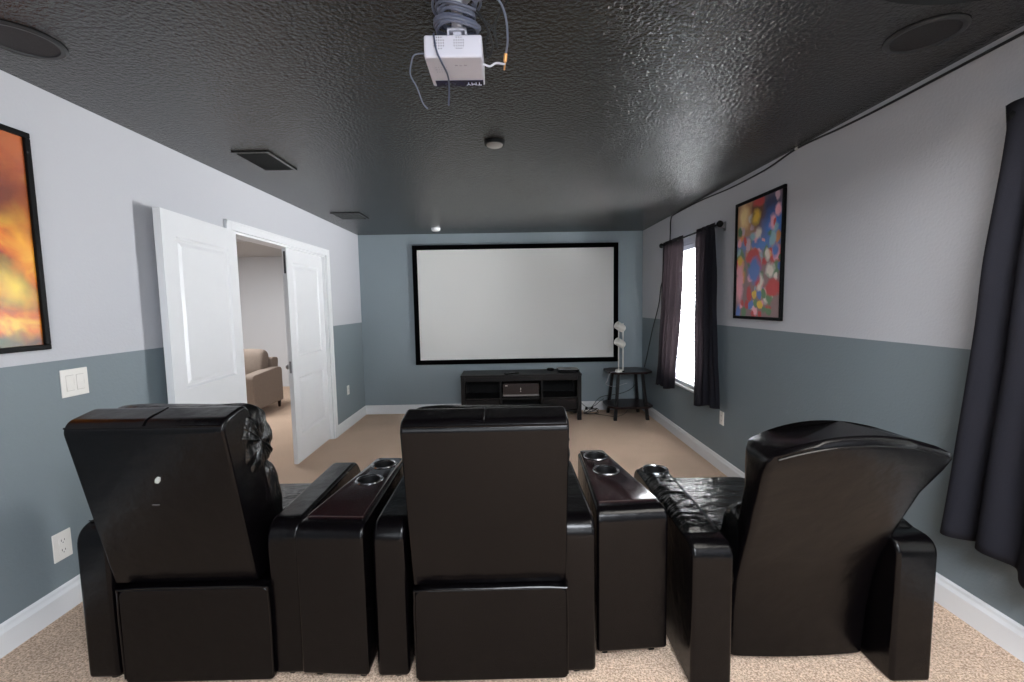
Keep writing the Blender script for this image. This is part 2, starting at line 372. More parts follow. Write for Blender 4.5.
# ------------------------------------------------------------------ windows with blinds
def window(n, y0, y1, z0, z1, blinds=True):
    root = bpy.data.objects.new('window_%d' % n, None); COL.objects.link(root); root['kind'] = 'structure'
    root.location = (XR, (y0+y1)/2, z0); W_, Hh = y1-y0, z1-z0
    a, b = -W_/2, W_/2
    bm = BM(); f = .045
    for x0, x1 in ((.07, .11),):
        box(bm, x0, x1, a, a+f, 0, Hh); box(bm, x0, x1, b-f, b, 0, Hh); box(bm, x0, x1, a, b, 0, f); box(bm, x0, x1, a, b, Hh-f, Hh); box(bm, x0, x1, a, b, Hh/2-.02, Hh/2+.02)
    link_mesh('window_frame', bm, WHITE, root, smooth=False)
    link_mesh('pane', boxes([(.085, .089, a+f, b-f, f, Hh/2-.02), (.085, .089, a+f, b-f, Hh/2+.02, Hh-f)]), GLASS, root, smooth=False)
    link_mesh('window_sill', boxes([(-.03, .07, a-.03, b+.03, -.022, 0)]), WHITE, root, smooth=True, bevel=.004)
    if blinds:
        bl = empty('window_blind', (XR+.035, (y0+y1)/2, z0), 'white slatted blind in the far window between dark curtains' if n == 2 else 'white slatted blind behind the big dark curtain', 'window blind')
        link_mesh('head_rail', boxes([(-.03, .03, a+.006, b-.006, Hh-.055, Hh-.004)]), WHITE, bl, smooth=False)
        ns = int((Hh-.09)/.0445)
        first = None
        for k in range(ns):
            z = .055+k*.0445
            if first is None:
                bm = BM(); ang = math.radians(38); c, s = math.cos(ang)*.025, math.sin(ang)*.025
                q = [(-c, s), (-c*.3, s*.3+.003), (c*.3, -s*.3+.003), (c, -s), (c*.3, -s*.3), (-c*.3, s*.3)]
                prism(bm, q, a+.008, b-.008, 'xz'); first = link_mesh('slat', bm, SLAT, bl, smooth=False); first.location = (0, 0, z)
            else:
                o = first.copy(); COL.objects.link(o); o.parent = bl; o.location = (0, 0, z)
        link_mesh('bottom_rail', boxes([(-.026, .026, a+.008, b-.008, .008, .028)]), WHITE, bl, smooth=False)
        for y in (a+.15, b-.15):
            bm = BM(); cyl(bm, (-.027, y, .02), (-.027, y, Hh-.05), .0015, n=6); link_mesh('ladder_cord', bm, WHITE, bl)
        cyl_ = BM(); cyl(cyl_, (-.035, a+.06, Hh-.06), (-.035, a+.06, Hh-.75), .004, n=8); link_mesh('tilt_wand', cyl_, WHITE, bl)
    return root
window(2, *W1); window(1, *W0)
# unseen rear window behind the camera, added to let the fill light in
root = bpy.data.objects.new('window_3', None); COL.objects.link(root); root['kind'] = 'structure'; root.location = (0, YR, 0)
bm = BM(); a, b, z0, z1 = WB
for q in ((a, a+.05, z0, z1), (b-.05, b, z0, z1), (a, b, z0, z0+.05), (a, b, z1-.05, z1), (-.025, .025, z0, z1)): box(bm, q[0], q[1], -.10, -.06, q[2], q[3])
link_mesh('window_frame', bm, WHITE, root, smooth=False)
link_mesh('pane', boxes([(a+.05, -.025, -.082, -.078, z0+.05, z1-.05), (.025, b-.05, -.082, -.078, z0+.05, z1-.05)]), GLASS, root, smooth=False)

# ------------------------------------------------------------------ curtains
def curtain_sheet(y0t, y1t, y0b, y1b, zt, zb0, zb1, x, folds, amp, seed, gather=.5, flare=1.6, nz=46, ny=110, hem=0):
    """sheet hanging along y; returns bm with real thickness"""
    bm = BM(); g = []
    for j in range(nz+1):
        t = j/nz; row = []
        e = t**flare
        ya, yb = y0t+(y0b-y0t)*e, y1t+(y1b-y1t)*e
        for i in range(ny+1):
            u = i/ny; zb = zb0+(zb1-zb0)*u+.012*math.sin(u*9+seed)
            z = zt+(zb-zt)*t
            ph = u*folds*2*math.pi+.7*math.sin(u*5+seed)+.5*math.sin(t*3+u*7+seed)
            am = amp*(.45+.55*min(1, t*3))*(.75+.25*math.sin(u*11+seed*2))
            xx = x+am*math.sin(ph)+.010*noise.noise(Vector((u*6, t*4, seed)))
            if t < .06: xx = x+(xx-x)*(.35+.65*t/.06)
            yy = ya+(yb-ya)*u+.010*math.cos(ph)
            row.append(bm.verts.new((xx, yy, z)))
        g.append(row)
    for j in range(nz):
        for i in range(ny): bm.faces.new((g[j][i], g[j][i+1], g[j+1][i+1], g[j+1][i]))
    return bm
def solid(o, t=.003):
    md = o.modifiers.new('solid', 'SOLIDIFY'); md.thickness = t; md.offset = 0; return o
def curtain(loc, label, args, group=None):
    o = solid(link_mesh('curtain', curtain_sheet(*args), CURT)); tag(o, label, 'curtain', group); return o
XC = XR-.085
rod = empty('curtain_rod', (XC, 4.37, 2.115), 'black curtain rod over the far window', 'curtain rod')
bm = BM(); cyl(bm, (0, -.63, 0), (0, .66, 0), .009, n=14); link_mesh('rod', bm, MATTEB, rod)
for s in (-1, 1):
    y = -.64 if s < 0 else .67
    bm = BM(); lathe(bm, [(0, 0), (.012, .001), (.014, .012), (.024, .022), (.028, .036), (.022, .050), (0, .056)], (0, y, 0), axis=(0, s, 0), n=20); link_mesh('finial', bm, MATTEB, rod)
    bm = BM(); box(bm, .0, .082, y-s*.045-.008, y-s*.045+.008, -.02, -.009); box(bm, .076, .084, y-s*.045-.014, y-s*.045+.014, -.045, .03); link_mesh('bracket', bm, MATTEB if s > 0 else GREYM, rod)
curtain(0, 'charcoal curtain panel on the far side of the far window, nearest the screen', (4.46, 5.01, 4.66, 5.22, 2.14, .54, .50, XC-.004, 4.5, .030, 1.3))
curtain(0, 'charcoal curtain panel on the near side of the far window, beside the right poster', (3.76, 4.14, 3.66, 4.15, 2.14, .58, .50, XC-.004, 4.2, .034, 4.1))
rod2 = empty('curtain_rod', (XC, .90, 2.10), 'black curtain rod of the window beside the camera', 'curtain rod')
bm = BM(); cyl(bm, (0, -.62, 0), (0, .63, 0), .009, n=14); link_mesh('rod', bm, MATTEB, rod2)
for s in (-1, 1):
    bm = BM(); lathe(bm, [(0, 0), (.012, .001), (.014, .012), (.024, .022), (.028, .036), (.022, .050), (0, .056)], (0, s*.625, 0), axis=(0, s, 0), n=20); link_mesh('finial', bm, MATTEB, rod2)
    bm = BM(); box(bm, 0, .082, s*.60-.008, s*.60+.008, -.02, -.009); box(bm, .076, .084, s*.60-.014, s*.60+.014, -.045, .03); link_mesh('bracket', bm, MATTEB, rod2)
curtain(0, 'wide charcoal curtain hanging at the right edge of the photo beside the right recliner', (1.22, 1.60, 1.15, 1.73, 2.15, .46, .56, XC-.01, 4.2, .042, 2.2, .5, 1.5))
curtain(0, 'charcoal curtain panel beside the camera, on the near side of the near window', (.28, .62, .22, .66, 2.15, .50, .54, XC-.01, 4, .04, 5.2))

# ------------------------------------------------------------------ projection screen
CXs = .13
scr = empty('projection_screen', (CXs, YB, 1.482), 'large blank white projection screen in a black frame on the back wall', 'projection screen')
sw, sh, fr = 2.77/2, 1.61/2, .062
bm = BM()
for q in ((-sw, sw, sh-fr, sh), (-sw, sw, -sh, -sh+fr), (-sw, -sw+fr, -sh+fr, sh-fr), (sw-fr, sw, -sh+fr, sh-fr)): box(bm, q[0], q[1], -.042, -.002, q[2], q[3])
link_mesh('screen_frame', bm, VELVET, scr, smooth=True, bevel=.006)
link_mesh('screen_fabric', boxes([(-sw+fr-.002, sw-fr+.002, -.024, -.018, -sh+fr-.002, sh-fr+.002)]), SCREEN, scr, smooth=False)

# ------------------------------------------------------------------ posters (plain generic stand-in artwork)
def poster(name_loc, side, w_, h_, label, artmat):
    x, y, z = name_loc
    r = empty('framed_poster', (x, y, z), label, 'poster'); s = side   # s=+1 faces +X
    f = .022; d = .022*s
    xs = sorted((0.002*s, d))
    bm = BM()
    for q in ((-w_/2, w_/2, h_/2-f, h_/2), (-w_/2, w_/2, -h_/2, -h_/2+f), (-w_/2, -w_/2+f, -h_/2+f, h_/2-f), (w_/2-f, w_/2, -h_/2+f, h_/2-f)): box(bm, xs[0], xs[1], *q)
    link_mesh('frame', bm, BLACKP, r, smooth=True, bevel=.003, seg=2)
    xs = sorted((.006*s, .010*s))
    link_mesh('poster_print', boxes([(xs[0], xs[1], -w_/2+f, w_/2-f, -h_/2+f, h_/2-f)]), artmat, r, smooth=False)
    return r
def art_mat(name, base, blobs, rough=.28, warp=.04, wscale=6, turb=None):
    """blobs: (y, z, ry, rz, rgb, soft) in print coordinates"""
    m = bpy.data.materials.new(name); m.use_nodes = True; nt = m.node_tree; N = nt.nodes; L = nt.links; b = N['Principled BSDF']
    b.inputs['Roughness'].default_value = rough
    tc = N.new('ShaderNodeTexCoord'); nz = N.new('ShaderNodeTexNoise'); nz.inputs['Scale'].default_value = wscale; nz.inputs['Detail'].default_value = 5
    L.new(tc.outputs['Object'], nz.inputs[0])
    sc = N.new('ShaderNodeVectorMath'); sc.operation = 'SCALE'; sc.inputs['Scale'].default_value = warp*2
    sb = N.new('ShaderNodeVectorMath'); sb.operation = 'SUBTRACT'; sb.inputs[1].default_value = (.5, .5, .5)
    L.new(nz.outputs['Color'], sb.inputs[0]); L.new(sb.outputs[0], sc.inputs[0])
    ad = N.new('ShaderNodeVectorMath'); ad.operation = 'ADD'; L.new(tc.outputs['Object'], ad.inputs[0]); L.new(sc.outputs[0], ad.inputs[1])
    if turb:
        n2 = N.new('ShaderNodeTexNoise'); n2.inputs['Scale'].default_value = turb[0]; n2.inputs['Detail'].default_value = 8; n2.inputs['Distortion'].default_value = .6; L.new(tc.outputs['Object'], n2.inputs[0])
        r = N.new('ShaderNodeValToRGB'); L.new(n2.outputs[0], r.inputs[0]); el = r.color_ramp.elements
        for k, (p_, c_x) in enumerate(turb[1]):
            e = el[k] if k < 2 else el.new(p_)
            e.position = p_; e.color = (*lin(c_x), 1)
        prev = r.outputs[0]
    else:
        rg = N.new('ShaderNodeRGB'); rg.outputs[0].default_value = (*lin(base), 1); prev = rg.outputs[0]
    for (y, z, ry, rz, rgb, soft) in blobs:
        s1 = N.new('ShaderNodeVectorMath'); s1.operation = 'SUBTRACT'; s1.inputs[1].default_value = (0, y, z); L.new(ad.outputs[0], s1.inputs[0])
        s2 = N.new('ShaderNodeVectorMath'); s2.operation = 'MULTIPLY'; s2.inputs[1].default_value = (0, 1/ry, 1/rz); L.new(s1.outputs[0], s2.inputs[0])
        ln = N.new('ShaderNodeVectorMath'); ln.operation = 'LENGTH'; L.new(s2.outputs[0], ln.inputs[0])
        mr = N.new('ShaderNodeMapRange'); mr.inputs['From Min'].default_value = 1+soft; mr.inputs['From Max'].default_value = 1-soft; L.new(ln.outputs['Value'], mr.inputs['Value'])
        mx = N.new('ShaderNodeMix'); mx.data_type = 'RGBA'; mx.inputs['B'].default_value = (*lin(rgb), 1)
        L.new(mr.outputs[0], mx.inputs['Factor']); L.new(prev, mx.inputs['A']); prev = mx.outputs['Result']
    L.new(prev, b.inputs['Base Color']); return m
fire = art_mat('fiery_print', (0, 0, 0), [(.24, .40, .34, .16, (178, 96, 52), .9), (.20, -.20, .07, .07, (252, 220, 96), .8), (.27, .02, .05, .10, (244, 170, 56), .9), (.2, .18, .20, .09, (120, 52, 30), .8),
            (.24, -.42, .34, .035, (96, 66, 44), .8), (.10, -.40, .10, .035, (70, 84, 52), .7)],
            warp=.10, wscale=5, turb=(6.5, [(.34, (96, 34, 20)), (.68, (250, 200, 70)), (.45, (176, 66, 24)), (.55, (222, 116, 34))]))
poster((XL, 1.585, 1.774), 1, .66, .895, 'framed poster of fiery orange clouds on the left wall above the light switch', fire)
R_ = (206, 72, 72); G_ = (104, 142, 100); Bl = (92, 128, 200); Pk = (244, 176, 188); Or = (226, 150, 92); Wh = (236, 226, 214); Yl = (240, 200, 80); Br = (110, 66, 44)
# print seen from the room: +y is to the LEFT (far side)
random.seed(3)
bl = [(.18, .32, .13, .15, (206, 150, 96), .6), (.20, .33, .06, .08, (255, 228, 170), .5), (-.16, .34, .14, .12, (52, 60, 96), .6), (-.2, .2, .14, .10, (70, 130, 214), .6), (0, .10, .30, .05, (90, 140, 210), .7),
      (.24, .02, .06, .07, G_, .2), (-.12, .03, .05, .06, G_, .2), (-.22, .0, .07, .06, R_, .2), (.27, -.03, .06, .05, R_, .2)]
for i in range(95):
    y = random.uniform(-.28, .28); z = random.uniform(-.42, .12) if i < 70 else random.uniform(.1, .42); r = random.uniform(.014, .042)
    bl.append((y, z, r, r*random.uniform(.7, 1.7), random.choice([R_, R_, Pk, G_, Bl, Wh, Or, (210, 180, 190), (150, 190, 200), R_, (90, 130, 90)]), random.uniform(.15, .4)))
bl += [(.02, .33, .08, .11, Br, .3), (.03, .30, .05, .05, Yl, .4), (.0, .41, .07, .035, R_, .3), (.06, .02, .09, .05, R_, .2), (.04, -.09, .08, .09, Bl, .25),
       (.24, -.16, .05, .16, Pk, .3), (.24, .0, .03, .03, Yl, .3), (-.16, -.10, .05, .05, Wh, .3), (-.2, -.22, .09, .06, R_, .2)]
for k, (c, y, z) in enumerate([(R_, .10, -.27), (Yl, .03, -.265), (Bl, -.03, -.27), (G_, -.09, -.265), (R_, .13, -.335), (Bl, .07, -.34), (G_, .01, -.335), (Yl, -.05, -.34)]):
    bl.append((y, z, .032, .034, c, .12))
play = art_mat('playful_print', (150, 120, 120), bl, warp=.035, wscale=16)
poster((XR, 3.262, 1.79), -1, .625, .90, 'framed colourful poster of red, blue and green shapes on the right wall', play)

# ------------------------------------------------------------------ wall plates
def outlet(loc, side, label, duplex=True, w_=.079, h_=.124):
    r = empty('wall_outlet', loc, label, 'outlet'); s = side
    link_mesh('cover_plate', boxes([(*sorted((0, .006*s)), -w_/2, w_/2, -h_/2, h_/2)]), PLATE, r, smooth=True, bevel=.002, seg=2)
    for z in (.022, -.022):
        bm = BM(); prism(bm, roundpoly([(-.017, z-.015), (.017, z-.015), (.017, z+.015), (-.017, z+.015)], .009, 4), *sorted((.004*s, .0078*s)), 'yz')
        so = link_mesh('socket', bm, PLATE, r, smooth=False)
        link_mesh('slots', boxes([(*sorted((.006*s, .0082*s)), -.008, -.0055, z-.002, z+.007), (*sorted((.006*s, .0082*s)), .0055, .008, z-.002, z+.006), (*sorted((.006*s, .0082*s)), -.002, .002, z-.010, z-.006)]), SLOT, so, smooth=False)
outlet((XL, 1.889, .461), 1, 'white duplex outlet low on the left wall behind the left recliner')
outlet((XL, 5.414, .463), 1, 'small white outlet on the left wall between the doors and the back corner', w_=.07, h_=.115)
outlet((XR, 3.757, .465), -1, 'white outlet low on the right wall below the near side of the far window', w_=.07, h_=.118)
sw_ = empty('light_switch', (XL, 2.017, 1.165), 'white double rocker light switch on the left wall under the fiery poster', 'light switch')
link_mesh('cover_plate', boxes([(0, .006, -.0625, .0625, -.062, .062)]), PLATE, sw_, smooth=True, bevel=.002, seg=2)
for y in (-.024, .024):
    bm = BM(); prism(bm, [(.005, -.033), (.0105, -.033), (.0065, 0), (.0085, .033), (.005, .033)], y-.0165, y+.0165, 'xz'); link_mesh('rocker', bm, PLATE, sw_, smooth=False)
    link_mesh('rocker_surround', boxes([(.005, .0064, y-.0185, y+.0185, -.0355, .0355)]), SLOT if False else mat('warm_plate_shadow_gap', (190, 184, 178), .5), sw_, smooth=False)

# ------------------------------------------------------------------ ceiling fixtures
def speaker(x, y, label):
    r = empty('ceiling_speaker', (x, y, H), label, 'speaker')
    bm = BM(); lathe(bm, [(.098, 0), (.118, 0), (.120, -.004), (.112, -.010), (.100, -.008), (.098, 0)], n=48); link_mesh('trim_ring', bm, mat('charcoal_ring', (44, 46, 49), .45), r)
    bm = BM(); lathe(bm, [(0, -.006), (.06, -.006), (.099, -.004), (.099, -.001), (0, -.001)], n=48); link_mesh('grille', bm, mat('charcoal_grille', (30, 28, 32), .6, bump=.6, bscale=500), r)
speaker(1.545, 1.685, 'round dark speaker set in the black ceiling at upper right')
speaker(-1.69, 1.655, 'round dark speaker set in the black ceiling at upper left')
def vent(x0, x1, y0, y1, label, open_=True, m=MATTEB):
    r = empty('ceiling_vent', ((x0+x1)/2, (y0+y1)/2, H), label, 'vent'); a, b = (x1-x0)/2, (y1-y0)/2; f = .022
    bm = BM()
    for q in ((-a, a, -b, -b+f), (-a, a, b-f, b), (-a, -a+f, -b+f, b-f), (a-f, a, -b+f, b-f)): box(bm, *q, -.010, 0)
    link_mesh('vent_frame', bm, CEIL if open_ else m, r, smooth=True, bevel=.003, seg=2)
    link_mesh('duct_opening', boxes([(-a+f, a-f, -b+f, b-f, -.002, 0)]), MATTEB if open_ else m, r, smooth=False)
    n = int((2*a-2*f)/.020)
    for k in range(n):
        x = -a+f+.012+k*.020
        bm = BM(); prism(bm, [(x-.007, -.014), (x-.0055, -.014), (x+.006, -.002), (x+.0045, -.002)], -b+f, b-f, 'xz'); link_mesh('louver', bm, m, r, smooth=False)
vent(-1.66, -1.43, 2.79, 3.165, 'black rectangular air vent in the ceiling near the left wall', True, MATTEB)
vent(-1.78, -1.48, 4.60, 4.92, 'flat dark grille in the ceiling near the back left corner', False, CEIL)
sd = empty('smoke_detector', (-.055, 2.70, H), 'small round grey disc on the black ceiling beyond the projector', 'smoke detector')
bm = BM(); lathe(bm, [(0, -.026), (.040, -.026), (.046, -.022), (.048, -.016), (0, -.016)], n=36); link_mesh('cap', bm, mat('grey_cap', (112, 108, 104), .5), sd)
bm = BM(); lathe(bm, [(0, -.016), (.058, -.016), (.062, -.008), (.062, 0), (0, 0)], n=36); link_mesh('base', bm, BLACKP, sd)
md_ = empty('ceiling_sensor', (-.865, 5.60, H), 'small white round sensor on the ceiling above the screen', 'sensor')
bm = BM(); lathe(bm, [(0, -.034), (.040, -.034), (.052, -.026), (.056, -.010), (.056, 0), (0, 0)], n=36); link_mesh('housing', bm, WHITE, md_)
bm = BM(); lathe(bm, [(0, -.038), (.018, -.037), (.022, -.033), (0, -.033)], n=24); link_mesh('lens', bm, PLATE, md_)
cl = empty('ceiling_light', (1.14, .745, H), 'large round black-rimmed ceiling light at the top right edge', 'ceiling light')
bm = BM(); lathe(bm, [(.485, -.02), (.50, -.02), (.502, -.17), (.490, -.18), (.455, -.178), (.45, -.165), (.485, -.16), (.485, -.02)], n=72); link_mesh('drum_rim', bm, MATTEB, cl)
bm = BM(); lathe(bm, [(0, -.160), (.30, -.162), (.452, -.160), (.452, -.15), (0, -.15)], n=72); link_mesh('diffuser', bm, LIT, cl)
bm = BM(); lathe(bm, [(0, 0), (.12, 0), (.12, -.03), (.02, -.035), (.02, -.15), (0, -.15)], n=36); link_mesh('canopy', bm, MATTEB, cl)
# ------------------------------------------------------------------ projector
pj = empty('projector', (-.148, 1.40, 2.262), 'small light grey projector hanging upside down from the ceiling', 'projector')
PW, PD, PH = .175, .180, .066
bm = boxes([(-PW/2, PW/2, 0, PD, -PH/2, PH/2)])
link_mesh('housing', bm, PROJ, pj, bevel=.007, seg=4)
bm = boxes([(-PW/2+.012, PW/2-.004, PD-.042, PD-.004, -PH/2-.0012, -PH/2+.001)]); st = link_mesh('label_strip', bm, mat('navy_gloss_strip', (22, 22, 58), .25), pj, smooth=False)
mt = Matrix.Translation((PW/2-.036, PD-.021, -PH/2-.0016)) @ Matrix.Rotation(math.pi, 4, 'Z') @ Matrix.Rotation(math.pi, 4, 'X')
tb = text_bm('TMY', .026, mt); link_mesh('lettering', tb, mat('white_lettering', (235, 238, 250), .5), st, smooth=False)
bm = BM(); lathe(bm, [(.008, 0), (.0095, 0), (.0095, -.0008), (.008, -.0008), (.008, 0)], (-.02, PD-.021, -PH/2-.0012), n=20); lathe(bm, [(.008, 0), (.0095, 0), (.0095, -.0008), (.008, -.0008), (.008, 0)], (-.035, PD-.021, -PH/2-.0012), n=20)
link_mesh('indicator', bm, SLOT, st)
bm = BM()
for i in range(3): cyl(bm, (.0+i*.014, .045, -PH/2-.0004), (.009+i*.014, .045, -PH/2-.0004), .0015, n=6)
link_mesh('printed_icons', bm, mat('grey_icon', (150, 148, 158), .5), pj); bm = BM()
for i in range(5):
    for j in range(3): cyl(bm, (-.06+i*.008, .055+j*.014, -PH/2-.0003), (-.06+i*.008, .055+j*.014, -PH/2-.001), .0016, n=8)
link_mesh('control_marks', bm, mat('faint_grey_mark', (150, 148, 158), .5), pj)
for cx in (-.042, .018):
    bm = BM()
    for i in range(5):
        for j in range(5):
            if abs(i-2)+abs(j-2) <= 3: cyl(bm, (cx+(i-2)*.007, -.0006, .008+(j-2)*.008), (cx+(i-2)*.007, .001, .008+(j-2)*.008), .0017, n=8)
    link_mesh('speaker_holes', bm, SLOT, pj)
bm = BM(); lathe(bm, [(0, 0), (.022, 0), (.024, .008), (.019, .010), (.016, .004), (0, .004)], (-.04, PD, 0), axis=(0, 1, 0)); link_mesh('lens', bm, BLACKP, pj)
mtm = empty('projector_mount', (-.138, 1.45, H), 'pale ceiling mount holding the projector, wrapped in coiled cable', 'mount')
bm = BM(); lathe(bm, [(0, 0), (.045, 0), (.045, -.008), (.018, -.012), (.018, -.11), (0, -.11)], n=28); link_mesh('pole', bm, PROJ, mtm)
bm = BM(); box(bm, -.030, .030, -.02, .02, -.116, -.108); box(bm, -.030, -.024, -.02, .02, -.144, -.11); box(bm, .024, .030, -.02, .02, -.144, -.11); box(bm, -.013, .013, -.012, .012, -.144, -.11)
link_mesh('bracket', bm, PROJ, mtm, bevel=.002)
bm = BM()
random.seed(5)
for k in range(12):
    rr = .046+.016*random.random()+.006*math.sin(k); z = -.022-.0082*k; P = []
    ph = random.random()*6; tl = random.uniform(-.016, .016)
    for i in range(25):
        t = 2*math.pi*i/24+ph; P.append((math.cos(t)*rr*1.12, math.sin(t)*rr*.9, z+tl*math.cos(t*1+1)+.004*math.sin(2*t)))
    tube(bm, P, .0042, n=7, k=3)
coil = link_mesh('cable_coil', bm, CABLE); coil.location = (-.138, 1.45, H); tag(coil, 'coil of grey cable wound round the projector mount', 'cable')
bm = BM(); tube(bm, [(-.13, 1.49, 2.400), (-.08, 1.44, 2.41), (-.045, 1.43, 2.415), (-.01, 1.42, 2.405), (.012, 1.44, 2.37), (.018, 1.47, 2.32), (.012, 1.505, 2.292)], .0035)
pw = link_mesh('power_cable', bm, CABLE); tag(pw, 'grey cable drooping to the brass plug right of the projector', 'cable')
bm = BM(); cyl(bm, (.012, 1.505, 2.294), (.009, 1.51, 2.272), .006, n=10); cyl(bm, (.009, 1.51, 2.274), (.006, 1.515, 2.248), .0028, n=8); link_mesh('plug', bm, BRASS, pw)
bm = BM(); tube(bm, [(-.0605, 1.47, 2.245), (-.04, 1.475, 2.240), (-.02, 1.48, 2.252), (.007, 1.51, 2.264)], .0032); o = link_mesh('jack_cable', bm, PROJ); tag(o, 'short pale lead between projector and brass plug', 'cable')
bm = BM(); tube(bm, [(-.10, 1.43, 2.40), (-.06, 1.43, 2.36), (-.03, 1.46, 2.30), (-.045, 1.50, 2.28), (-.055, 1.51, 2.33), (-.02, 1.50, 2.39), (.03, 1.42, 2.42)], .003)
tube(bm, [(-.09, 1.44, 2.39), (-.03, 1.47, 2.35), (-.015, 1.50, 2.31), (-.02, 1.49, 2.37), (.01, 1.44, 2.42)], .003); o = link_mesh('loose_cable', bm, CABLEB); tag(o, 'dark loops of cable hanging behind the projector', 'cable')
bm = BM(); tube(bm, [(-.205, 1.41, 2.303), (-.203, 1.390, 2.285), (-.195, 1.387, 2.240), (-.182, 1.40, 2.212), (-.172, 1.45, 2.203), (-.174, 1.50, 2.190), (-.182, 1.54, 2.15)], .0028); o = link_mesh('hanging_cable', bm, mat('slate_cable', (62, 68, 88), .45)); tag(o, 'slate grey wire hanging across the projector underside', 'cable')
bm = BM(); tube(bm, [(-.236, 1.45, 2.268), (-.272, 1.45, 2.264), (-.285, 1.46, 2.248), (-.292, 1.47, 2.215), (-.278, 1.50, 2.190), (-.266, 1.53, 2.155), (-.252, 1.54, 2.140)], .0022); o = link_mesh('thin_cable', bm, CABLE); tag(o, 'thin grey wire drooping left of the projector', 'cable')

# ------------------------------------------------------------------ wall cable
bm = BM(); X_ = XR-.012
tube(bm, [(X_, .2, 2.412), (X_, 1.2, 2.41), (X_, 1.62, 2.409), (X_, 1.88, 2.409), (X_, 2.22, 2.408), (X_, 2.49, 2.414), (X_, 2.846, 2.430), (X_, 3.19, 2.400), (X_, 3.68, 2.399), (X_, 4.25, 2.426), (X_, 4.85, 2.428), (X_, 4.99, 2.40),
          (X_, 5.01, 2.22), (X_, 5.03, 2.0), (X_, 5.12, 1.80), (X_, 5.28, 1.68), (X_, 5.36, 1.45), (X_-.01, 5.56, 1.12), (X_-.03, 5.72, .75), (X_-.05, 5.74, .63)], .006)
wc = link_mesh('speaker_wire', bm, CABLEB); tag(wc, 'black wire running along the top of the right wall and down to the side table', 'cable')
bm = boxes([(-.008, .008, -.012, .012, -.008, .006)]); o = link_mesh('cable_clip', bm, PLATE, wc, smooth=False); o.location = (X_, 2.85, 2.430)

# ------------------------------------------------------------------ media console
mc = empty('media_console', (.165, 5.72, 0), 'low espresso wood media console under the projection screen', 'media console')
a, b0, b1, h = .765, -.215, .215, .60
link_mesh('top', boxes([(-a, a, b0, b1, h-.028, h)]), ESP, mc, bevel=.004, seg=2)
for sx in (-1, 1):
    for (y0, y1) in ((b0+.004, b0+.060), (b1-.060, b1-.004)):
        x0, x1 = sorted((sx*(a-.004), sx*(a-.056))); bm = boxes([(x0, x1, y0, y1, 0, h-.028)]); link_mesh('leg', bm, ESP, mc, bevel=.003, seg=2)
link_mesh('side_panel', boxes([(-a+.016, -a+.038, b0+.06, b1-.06, .12, h-.028)]), ESP, mc, smooth=False)
link_mesh('side_panel', boxes([(a-.038, a-.016, b0+.06, b1-.06, .12, h-.028)]), ESP, mc, smooth=False)
link_mesh('back_panel', boxes([(-a+.056, a-.056, b1-.022, b1-.012, .12, h-.028)]), MATTEB, mc, smooth=False)
link_mesh('apron', boxes([(-a+.056, a-.056, b0+.010, b0+.030, h-.085, h-.028)]), ESP, mc, bevel=.003, seg=2)
for z in (.30, .13): link_mesh('shelf', boxes([(-a+.04, a-.04, b0+.012, b1-.024, z-.02, z)]), ESP, mc, bevel=.002, seg=2)
for x in (-.262, .262): link_mesh('divider', boxes([(x-.012, x+.012, b0+.014, b1-.024, .13, h-.085)]), ESP, mc, smooth=False)
for x0, x1 in ((-.70, -.285), (.285, .70)):
    dr = link_mesh('lower_drawer', boxes([(x0, x1, b0+.008, b0+.03, .14, .275)]), ESP, mc, bevel=.003, seg=2)
av = empty('media_receiver', (.165, 5.70, .30), 'small brown box with a silver lower edge in the middle bay of the console', 'receiver')
link_mesh('casing', boxes([(-.235, .225, -.165, .12, .012, .178)]), ESP2, av, bevel=.004, seg=2)
link_mesh('silver_edge', boxes([(-.235, .225, -.172, -.164, .022, .040)]), GREYM, av, smooth=False)
link_mesh('indicator', boxes([(-.012, -.004, -.169, -.164, .10, .125), (-.012, -.004, -.169, -.164, .075, .088), (-.205, -.175, -.169, -.164, .150, .160)]), PLATE, av, smooth=False)
for x in (-.19, .18): bm = BM(); cyl(bm, (x, -.12, 0), (x, -.12, .013), .012, n=14); link_mesh('foot', bm, BLACKP, av)
for xx, yy in ((-.19, .08), (.18, .08)): bm = BM(); cyl(bm, (xx, yy, 0), (xx, yy, .013), .012, n=14); link_mesh('foot', bm, BLACKP, av)
# items on the console
rm = empty('remote_control', (.045, 5.555, .60), 'black remote control lying on the media console top', 'remote control', rz=math.radians(-62))
link_mesh('remote_body', boxes([(-.024, .024, -.10, .10, 0, .019)]), BLACKP, rm, bevel=.006)
bm = BM()
for i in range(3):
    for j in range(6): cyl(bm, (-.013+i*.013, -.07+j*.022, .019), (-.013+i*.013, -.07+j*.022, .021), .004, n=10)
link_mesh('buttons', bm, GREYM, rm)
pk = empty('streaming_puck', (.565, 5.83, .60), 'small low black puck on the media console beside the disc player', 'electronic device')
bm = BM(); lathe(bm, [(0, 0), (.045, 0), (.050, .006), (.048, .020), (.036, .028), (0, .029)], n=32); link_mesh('shell', bm, BLACKP, pk)
bm = BM(); lathe(bm, [(0, .029), (.010, .030), (0, .031)], n=16); link_mesh('button', bm, GREYM, pk)
dp = empty('disc_player', (.79, 5.70, .60), 'flat black player box with a silver lid at the right end of the console', 'electronic device')
link_mesh('casing', boxes([(-.145, .125, -.10, .10, .006, .036)]), BLACKP, dp, bevel=.003, seg=2)
link_mesh('lid', boxes([(-.140, .120, -.095, .095, .036, .042)]), GREYM, dp, bevel=.002, seg=2)
for x in (-.12, .10):
    for y in (-.07, .07): bm = BM(); cyl(bm, (x, y, 0), (x, y, .007), .009, n=12); link_mesh('foot', bm, BLACKP, dp)

